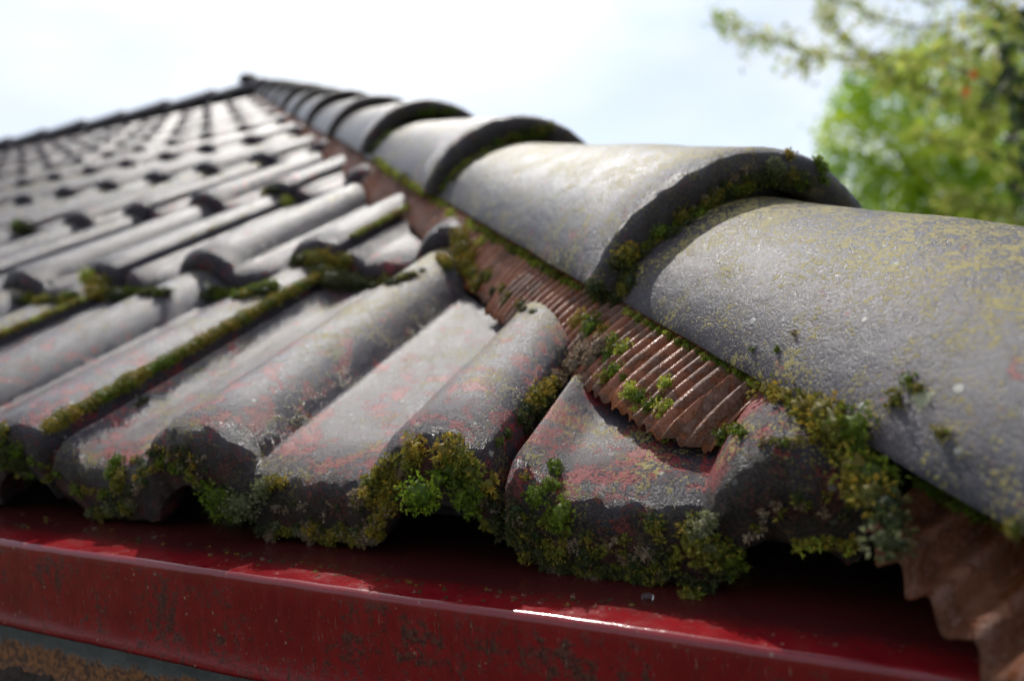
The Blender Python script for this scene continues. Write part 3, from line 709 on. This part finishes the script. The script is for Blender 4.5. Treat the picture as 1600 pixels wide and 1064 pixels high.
for lab, pts, tl, sp in CUSH:
    moss('moss_cushion', px_blobs(pts), tl=tl * 1.0, dens=1.1, leaves=9, label=lab, group='moss cushions on the roof', cat='moss cushion', spread=sp)
# moss strips in the side joints
def joint_blobs(j, m, y0, y1, r, pals, seed, step=.0035, zoff=.001):
    R_ = random.Random(seed); M_ = Matrix.Translation(plane_pt(U0 + .30 * (m - 1), j * G, 0)) @ Matrix.Rotation(PITCH - TILT, 4, 'X'); out = []
    y = y0
    while y < y1:
        rr = R_.uniform(*r) * (1 + .35 * noise.noise(Vector((y * 35, seed, 0)))); hgt = -.0085 + zoff
        out.append((tuple(M_ @ Vector((.3320 + R_.uniform(-.0008, .0012), y, hgt))), tuple(M_.to_3x3() @ Vector((.5, 0, .9))), rr, R_.choice(pals)))
        y += step * R_.uniform(.7, 1.3)
    return out
moss('moss_strip', joint_blobs(0, 0, .012, .300, (.0050, .0070), ['ochre', 'olive', 'ochre', 'olive', 'green'], 1, .0042), tl=.0017, dens=1.0, leaves=7, flat=.8, label='long thick ochre moss strip in the joint beside the longest eave roll', group='moss strips', cat='moss strip', spread=(5, 50))
moss('moss_strip', joint_blobs(0, -1, .02, .300, (.0034, .0052), ['ochre', 'olive', 'lime'], 2, .0042), tl=.002, dens=.9, leaves=7, flat=.8, label='thin ochre moss strip in the joint at the far left of the bottom course', group='moss strips', cat='moss strip', spread=(5, 50))
moss('moss_strip', joint_blobs(1, 0, .03, .20, (.003, .0048), ['ochre', 'olive', 'lime'], 3, .006), tl=.0022, dens=.8, leaves=7, flat=.8, label='short yellow moss strip beside the roll below the flashing, second course', group='moss strips', cat='moss strip', spread=(5, 50))
moss('moss_strip', joint_blobs(1, -1, .10, .22, (.0018, .003), ['ochre', 'olive'], 4, .008), tl=.0022, dens=.8, leaves=7, flat=.8, label='sparse moss dots in a joint of the second course', group='moss strips', cat='moss strip', spread=(5, 50))
# low, uncountable growth along the broken edges
def fringe(name, pts, tl, label, dens=1.0, flat=.6, spread=(10, 75)):
    return moss(name, px_blobs(pts, .35, True), tl=tl, dens=dens, leaves=8, flat=flat, label=label, kind='stuff', cat='moss', spread=spread)
F1 = []
eave = [(20, 715), (60, 770), (100, 800), (150, 808), (190, 800), (208, 770), (228, 735), (255, 722), (290, 730), (325, 765), (340, 800), (390, 835), (440, 848), (500, 858), (560, 860), (590, 830)]
F1 += line_px(eave, 5, (3, 8), 8, ['dark', 'olive', 'dark', 'grey', 'dead', 'green'], 1)
F1 += line_px([(60, 730), (110, 760), (150, 770), (185, 765)], 8, (3, 6), 16, ['dark', 'olive', 'green'], 2)
F1 += line_px([(215, 745), (240, 725), (270, 715), (310, 735)], 7, (3, 6), 10, ['ochre', 'olive', 'dead', 'dark'], 3)
F1 += line_px([(430, 800), (500, 810), (560, 800)], 8, (3, 6), 20, ['dark', 'dark', 'dead'], 4)
F1 += line_px([(360, 815), (420, 825), (500, 835), (580, 825)], 5, (4, 8), 12, ['dark', 'dark', 'olive', 'grey', 'dead'], 51)
F1 += line_px([(205, 720), (235, 705), (280, 700), (320, 730)], 5, (2.5, 4.5), 9, ['dark', 'dead', 'dark', 'ochre'], 52)
F1 += line_px([(470, 825), (560, 840), (590, 840)], 6, (5, 10), 8, ['ochre', 'olive', 'dead'], 5)
F1 += line_px([(60, 765), (95, 795), (150, 805), (195, 790)], 4, (6, 10), 7, ['dark', 'olive', 'dark', 'grey'], 61)
F1 += line_px([(20, 705), (45, 745), (70, 770)], 5, (6, 10), 8, ['dark', 'olive', 'green'], 62)
F1 += line_px([(330, 800), (390, 838), (460, 852), (540, 862)], 5, (6, 10), 5, ['dark', 'olive', 'dark', 'grey'], 63)
grit = line_px([(20, 812), (200, 835), (420, 880), (700, 925), (1000, 950)], 7, (1.2, 3.2), 10, ['dark', 'dead', 'olive', 'dark'], 80, .7)
moss('moss_crumbs', px_blobs(grit, .3), tl=.0012, dens=.5, leaves=5, label='crumbs of moss and grit fallen on the red fascia ledge', kind='stuff', cat='moss crumbs')
fringe('eave_moss', F1, .0020, 'low dark moss crusting the broken nose of the eave tiles at left')
F2 = line_px([(560, 790), (575, 760), (600, 735), (625, 720)], 4, (5, 10), 9, ['ochre', 'olive', 'dead', 'olive'], 6)
F2 += line_px([(560, 850), (585, 830), (600, 800), (610, 790)], 5, (5, 10), 8, ['ochre', 'olive', 'dead'], 7)
F2 += line_px([(590, 740), (620, 760), (612, 790), (580, 780)], 5, (5, 10), 12, ['olive', 'ochre'], 71)
fringe('roll_moss', F2, .0028, 'brown and olive moss climbing the left side of the right roll opening')
F3 = line_px([(745, 790), (780, 820), (820, 860), (860, 890), (930, 905), (1000, 905), (1060, 905)], 6, (5, 11), 16, ['dark', 'dark', 'olive', 'dead'], 8)
F3 += line_px([(765, 770), (800, 790), (830, 820), (880, 840), (960, 850), (1050, 860)], 8, (4, 9), 16, ['dark', 'olive', 'dead'], 9)
F3 += line_px([(1180, 880), (1230, 855), (1290, 845), (1340, 852)], 7, (5, 9), 4, ['lime', 'olive', 'ochre'], 10)
F3 += line_px([(1010, 810), (1030, 830)], 6, (7, 12), 6, ['dark', 'olive'], 11)
F3 += line_px([(790, 800), (840, 850), (900, 880), (980, 890), (1060, 885)], 5, (6, 11), 18, ['dark', 'dark', 'dark', 'olive'], 64)
F3 += line_px([(1160, 860), (1210, 800), (1260, 780), (1330, 800)], 12, (3, 5), 14, ['dark', 'dead', 'olive'], 65)
fringe('cut_tile_moss', F3, .0026, 'dark wet moss over the nose of the cut tile at the eave')
F4 = line_px([(972, 484), (1020, 512), (1080, 545), (1130, 572), (1180, 600)], 3.5, (3, 5.5), 2.5, ['lime', 'green', 'green', 'olive'], 12)
F4 += line_px([(1400, 725), (1450, 765), (1500, 790), (1530, 805)], 8, (7, 12), 4, ['green', 'olive', 'green'], 13)
F4 += line_px([(1560, 815), (1590, 830)], 8, (7, 12), 4, ['grey', 'olive'], 14)
fringe('hip_edge_moss', F4, .0016, 'green moss edging the lower rim of the nearest hip tile')
F5 = line_px([(735, 352), (790, 382), (850, 420), (905, 452)], 3, (3, 6), 3, ['lime', 'lime', 'olive', 'green'], 15)
F5 += line_px([(930, 450), (950, 470), (975, 455), (985, 425)], 4, (7, 12), 7, ['dark', 'olive', 'dark'], 16)
F5 += line_px([(1000, 400), (1040, 365), (1090, 330), (1140, 300), (1200, 278), (1260, 285)], 4, (6, 10), 7, ['dark', 'olive', 'dark', 'green'], 17)
F5 += line_px([(1060, 350), (1110, 300), (1170, 265)], 9, (3, 6), 8, ['dark', 'olive', 'dead'], 18)
fringe('hip_nose_moss', F5, .0020, 'moss along the rim and nose of the second hip tile')
F6 = line_px([(585, 250), (620, 275), (665, 302), (690, 320), (715, 340)], 3.5, (3, 6), 3, ['lime', 'lime', 'olive'], 19)
F6 += line_px([(690, 292), (730, 258), (780, 222), (840, 205), (860, 200)], 4, (4, 7), 5, ['dark', 'olive', 'green'], 20)
F6 += line_px([(580, 240), (610, 205), (660, 178), (710, 172)], 4, (3, 5), 3, ['dark', 'green'], 21)
fringe('upper_hip_moss', F6, .0026, 'moss lining the third and fourth hip tiles')
F7 = line_px([(325, 460), (370, 462), (430, 448)], 4, (6, 10), 5, ['dark', 'olive', 'green'], 22)
F7 += line_px([(210, 460), (260, 455)], 5, (5, 9), 4, ['dark', 'green'], 23) + line_px([(30, 468), (100, 470), (120, 462)], 5, (5, 9), 4, ['green', 'olive', 'dark'], 24)
F7 += line_px([(570, 445), (620, 438), (660, 425)], 6, (4, 8), 6, ['olive', 'dark'], 25) + line_px([(690, 400), (700, 420)], 5, (6, 9), 4, ['olive', 'ochre'], 26)
fringe('course_moss', F7, .0026, 'moss packed under the noses of the second course')
F8 = [(x + random.Random(i).uniform(-6, 6), y, r, c) for i, (x, y, r, c) in enumerate([(862, 725, 8, 'green'), (872, 735, 9, 'green'), (850, 755, 6, 'green'), (858, 760, 7, 'green'), (824, 744, 5, 'ochre'), (868, 758, 7, 'green'), (1035, 690, 3, 'lime'), (1215, 545, 4, 'green'), (1180, 545, 3, 'green'), (1240, 520, 3, 'dead'), (490, 400, 4, 'olive'), (225, 625, 5, 'dark'), (217, 632, 4, 'dark'), (150, 640, 4, 'dark')])]
F8 += line_px([(770, 700), (800, 670)], 7, (3, 5), 5, ['dark', 'green'], 27) + line_px([(760, 430), (800, 480), (830, 490)], 7, (4, 8), 8, ['grey', 'olive', 'dark'], 28)
F8 += line_px([(1000, 640), (980, 600), (965, 590)], 6, (3, 6), 6, ['green', 'lime'], 29) + line_px([(1190, 690), (1250, 692)], 6, (3, 6), 3, ['green', 'olive', 'dead'], 30)
fringe('scattered_moss', F8, .0016, 'tiny moss dots scattered over tiles and flashing')
# wet drop hanging by the fascia edge
dm, dnt, dp, do = mat('water'); dp.inputs['Transmission Weight'].default_value = 1; dp.inputs['Roughness'].default_value = .0; dp.inputs['IOR'].default_value = 1.33
h = hit(1012, 938)
if h:
    bm = bmesh.new(); bmesh.ops.create_icosphere(bm, subdivisions=3, radius=.0022)
    for v in bm.verts: v.co.z *= .8; v.co.x *= 1.1
    me = bpy.data.meshes.new('water_drop'); bm.to_mesh(me); bm.free(); me.materials.append(dm); me.polygons.foreach_set('use_smooth', [True] * len(me.polygons))
    o = bpy.data.objects.new('water_drop', me); COL.objects.link(o); o.location = h[0] + h[1] * .0014; tag(o, 'clear water drop on the red fascia below the cut tile', 'water drop')
# ---------------------------------------------------------------- trees behind
def limb(pts, radii, name, parent, m=M_BARK, seg=7):
    V = []; F = []
    P = [Vector(p) for p in pts]
    for i, p in enumerate(P):
        t = (P[min(i + 1, len(P) - 1)] - P[max(i - 1, 0)]).normalized(); a = t.orthogonal().normalized(); b = t.cross(a)
        for k in range(seg):
            an = 2 * math.pi * k / seg; V.append(p + (a * math.cos(an) + b * math.sin(an)) * radii[i])
    for i in range(len(P) - 1):
        for k in range(seg):
            F.append((i * seg + k, i * seg + (k + 1) % seg, (i + 1) * seg + (k + 1) % seg, (i + 1) * seg + k))
    return V, F
def merge(parts):
    V = []; F = []
    for v, f in parts:
        b = len(V); V += v; F += [tuple(i + b for i in q_) for q_ in f]
    return V, F
def leaves(P, Nn, size, cols, asp=.45):
    k = len(P); n = unit(Nn); t1, t2 = basis(n); ph = rn.uniform(0, 2 * np.pi, (k, 1)); a = np.cos(ph) * t1 + np.sin(ph) * t2; b = np.cross(n, a); s = size[:, None]
    V = np.stack([P, P + a * s * .5 + b * s * asp * .5 + n * s * .06, P + a * s - n * s * .08, P + a * s * .5 - b * s * asp * .5 + n * s * .06], 1).reshape(-1, 3)
    F = np.arange(len(V)).reshape(-1, 4); return V, F, np.repeat(cols, 4, 0)
def crown(name, parent_loc, clumps, per, size, pal, asp=.5, jitter=.35, matl=None):
    Ps = []; Ns = []; Cs = []
    for c, r in clumps:
        n = int(per * (r ** 2)); d = unit(rn.normal(size=(n, 3))); ph = rn.uniform(0, 9)
        lob = 1 + .25 * np.sin(d[:, 0] * 4 + ph) * np.sin(d[:, 2] * 5 + ph) + .12 * np.sin(d[:, 1] * 9 + ph)
        rad = rn.uniform(.35, 1, (n, 1)) ** .5
        Ps.append(np.array(c) + d * rad * lob[:, None] * r * np.array([1, 1, .85])); Ns.append(d * .5 + rn.normal(size=(n, 3)) * .8 + [0, 0, .5])
        base = np.array(pal)[rn.integers(len(pal))]
        Cs.append(base * rn.uniform(.7, 1.35, (n, 1)) * .5 + np.array(pal)[rn.integers(len(pal), size=n)] * .5 * rn.uniform(.7, 1.3, (n, 1)))
    P = np.vstack(Ps); V, F, C_ = leaves(P, np.vstack(Ns), rn.uniform(.7, 1.3, len(P)) * size, np.vstack(Cs), asp)
    return mesh_obj(name, V - np.array(parent_loc), F, matl or M_LEAF, cols=C_, smooth=False)
R3 = random.Random(8)
def px_clumps(specs): return [(W(x, y, d), r) for x, y, d, r in specs]
# bright green tree
tb = W(1560, 400, 9.0); tb.z = GROUND
t1 = empty('broad_tree', tb, 'bright yellow green leafy tree behind the nearest hip tile', 'tree')
cl = px_clumps([(1335, 290, 8.6, .42), (1310, 210, 8.6, .30), (1330, 165, 8.8, .28), (1345, 130, 8.8, .24), (1400, 240, 8.5, .50), (1390, 170, 9, .42), (1410, 110, 9, .32), (1470, 200, 9, .55), (1480, 290, 8.6, .60), (1540, 240, 9, .60), (1600, 200, 9, .65), (1600, 320, 9, .7), (1440, 330, 9, .6), (1360, 350, 9, .6), (1520, 140, 9.4, .42), (1450, 90, 9.2, .22), (1660, 120, 9.4, .7), (1700, 300, 9.2, .8), (1500, 400, 9, .8), (1400, 430, 9, .7), (1620, 450, 9, .9), (1300, 255, 8.7, .2), (1290, 300, 8.7, .22)])
c1 = crown('crown', tb, cl, 7500, .062, [(.26, .46, .012), (.42, .60, .02), (.56, .64, .04), (.16, .34, .012)]); c1.parent = t1
top = W(1540, 230, 9.0) - tb
parts = [limb([(0, 0, 0), (.05, 0, 1.2), (0, .05, 2.4), tuple(top)], [.17, .14, .10, .03], '', None, seg=10)]
for c, r in cl[::2]:
    e = c - tb; s_ = Vector((0, 0, max(1.2, e.z * .55))); parts.append(limb([s_, s_.lerp(e, .5) + Vector((0, 0, .15)), e], [.06, .035, .012], '', None))
V, F = merge(parts); k = mesh_obj('trunk', V, F, M_BARK); k.parent = t1
# nearer tree with arching sprays, seen edge on against the sky
sb = W(1900, 500, 4.4); sb.z = GROUND
t2 = empty('willow_tree', sb, 'thin leaved tree with olive branches arching in from the right', 'tree')
arcs = [[(1980, 120), (1700, 200), (1480, 100), (1300, 88), (1200, 62), (1125, 28)], [(1980, 60), (1720, 60), (1550, 30), (1420, 40), (1330, 10), (1270, -20)],
        [(1980, 200), (1700, 170), (1500, 130), (1400, 110), (1330, 70), (1290, 20)], [(1960, 150), (1720, 120), (1620, 60), (1560, 20), (1500, -60)],
        [(1960, 260), (1720, 260), (1560, 180), (1450, 140), (1380, 120)], [(1960, 20), (1700, -20), (1600, 60), (1560, 140), (1540, 210)],
        [(1960, 300), (1740, 320), (1600, 260), (1500, 230), (1430, 210)], [(1960, 120), (1680, 40), (1480, -10), (1400, -30)], [(1900, 0), (1640, 10), (1520, 60), (1440, 90)],
        [(1900, 200), (1700, 220), (1620, 150), (1540, 100), (1470, 60)], [(1900, 350), (1700, 380), (1560, 330), (1480, 300)]]
parts = [limb([(0, 0, 0), (.03, 0, 1.4), (.0, .04, 2.6), tuple(W(1960, 140, 4.4) - sb)], [.13, .10, .07, .04], '', None, seg=10)]
LP = []; LN = []
for ai, a in enumerate(arcs):
    dd = 4.4 + R3.uniform(-.7, .5); pts = []
    A = [W(x, y, 4.4 + (dd - 4.4) * min(1, i * .5)) for i, (x, y) in enumerate(a)]
    # catmull-rom
    for i in range(len(A) - 1):
        p0, p1, p2, p3 = A[max(i - 1, 0)], A[i], A[i + 1], A[min(i + 2, len(A) - 1)]
        for s_ in range(7):
            t = s_ / 7; pts.append(.5 * ((2 * p1) + (p2 - p0) * t + (2 * p0 - 5 * p1 + 4 * p2 - p3) * t * t + (3 * p1 - p0 - 3 * p2 + p3) * t ** 3))
    pts.append(A[-1]); n = len(pts)
    parts.append(limb([p - sb for p in pts], [.010 * (1 - i / n) + .0014 for i in range(n)], '', None, seg=5))
    for i in range(4, n):
        for q_ in range(2):
            base = pts[i]; dr = Vector((R3.gauss(0, 1), R3.gauss(0, 1), R3.gauss(0, .8))).normalized(); dr = (dr + (pts[i] - pts[i - 1]).normalized() * .8).normalized()
            Lt = R3.uniform(.10, .34) * (1.25 - i / n); e = base + dr * Lt - Vector((0, 0, Lt * .25))
            parts.append(limb([base - sb, base.lerp(e, .5) - sb + Vector((0, 0, .01)), e - sb], [.003, .002, .001], '', None, seg=3))
            for z in range(int(7 + Lt * 75)):
                f = R3.random(); LP.append(base.lerp(e, f) + Vector((R3.gauss(0, .028), R3.gauss(0, .028), R3.gauss(0, .028)))); LN.append((R3.gauss(0, 1), R3.gauss(0, 1), R3.gauss(0, 1)))
V, F = merge(parts); k = mesh_obj('trunk', V, F, M_BARK); k.parent = t2
P = np.array([tuple(p) for p in LP]); pal = np.array([(.40, .50, .07), (.55, .56, .12), (.30, .42, .06), (.45, .40, .12)])
V, F, C_ = leaves(P, np.array(LN), rn.uniform(.034, .062, len(P)), pal[rn.integers(4, size=len(P))] * rn.uniform(.7, 1.3, (len(P), 1)), .3)
k = mesh_obj('foliage', V - np.array(sb), F, M_LEAF, cols=C_, smooth=False); k.parent = t2
# nearest shrub at the right edge with larger glossy leaves
gb = W(1960, 800, 2.3); gb.z = GROUND
t3 = empty('glossy_tree', gb, 'dark glossy leaved twigs with one orange leaf at the right edge', 'tree')
parts = []; LP = []; LN = []; LC = []
parts.append(limb([(0, 0, 0), (.02, 0, 1.4), tuple(W(1900, 500, 2.3) - gb), tuple(W(1800, 250, 2.3) - gb)], [.06, .05, .035, .015], '', None, seg=9))
for a in ([(1800, 260), (1680, 180), (1600, 110), (1560, 150)], [(1800, 300), (1700, 250), (1620, 200), (1585, 150), (1560, 60)], [(1850, 340), (1700, 330), (1620, 290), (1575, 240)], [(1850, 400), (1720, 380), (1640, 330), (1590, 300)], [(1850, 300), (1700, 200), (1620, 90), (1590, 10)], [(1700, 100), (1640, 120), (1600, 170), (1580, 220)]):
    A = [W(x, y, 2.3 + R3.uniform(-.12, .12)) for x, y in a]; pts = []
    for i in range(len(A) - 1):
        for s_ in range(6): pts.append(A[i].lerp(A[i + 1], s_ / 6) + Vector((0, 0, .006 * math.sin(s_))))
    pts.append(A[-1]); n = len(pts); parts.append(limb([p - gb for p in pts], [.006 * (1 - i / n) + .0018 for i in range(n)], '', None, seg=5))
    for i in range(3, n):
        for q_ in range(3):
            LP.append(pts[i] + Vector((R3.gauss(0, .02), R3.gauss(0, .02), R3.gauss(0, .02)))); LN.append((R3.gauss(0, 1), R3.gauss(0, 1), R3.gauss(0, .7) + .2)); LC.append(R3.choice([(.045, .08, .02), (.06, .10, .025), (.035, .055, .02), (.06, .07, .03)]))
LP.append(W(1522, 128, 2.3)); LN.append((-.2, -.9, .3)); LC.append((.60, .16, .02))
LP.append(W(1512, 134, 2.3)); LN.append((.3, -.9, .3)); LC.append((.55, .15, .02))
P = np.array([tuple(p) for p in LP]); V, F, C_ = leaves(P, np.array(LN), rn.uniform(.035, .065, len(P)), np.array(LC), .6)
V2, F2_ = merge(parts); k = mesh_obj('trunk', V2, F2_, M_BARK); k.parent = t3
k = mesh_obj('foliage', V - np.array(gb), F, M_BIGLEAF, cols=C_, smooth=False); k.parent = t3
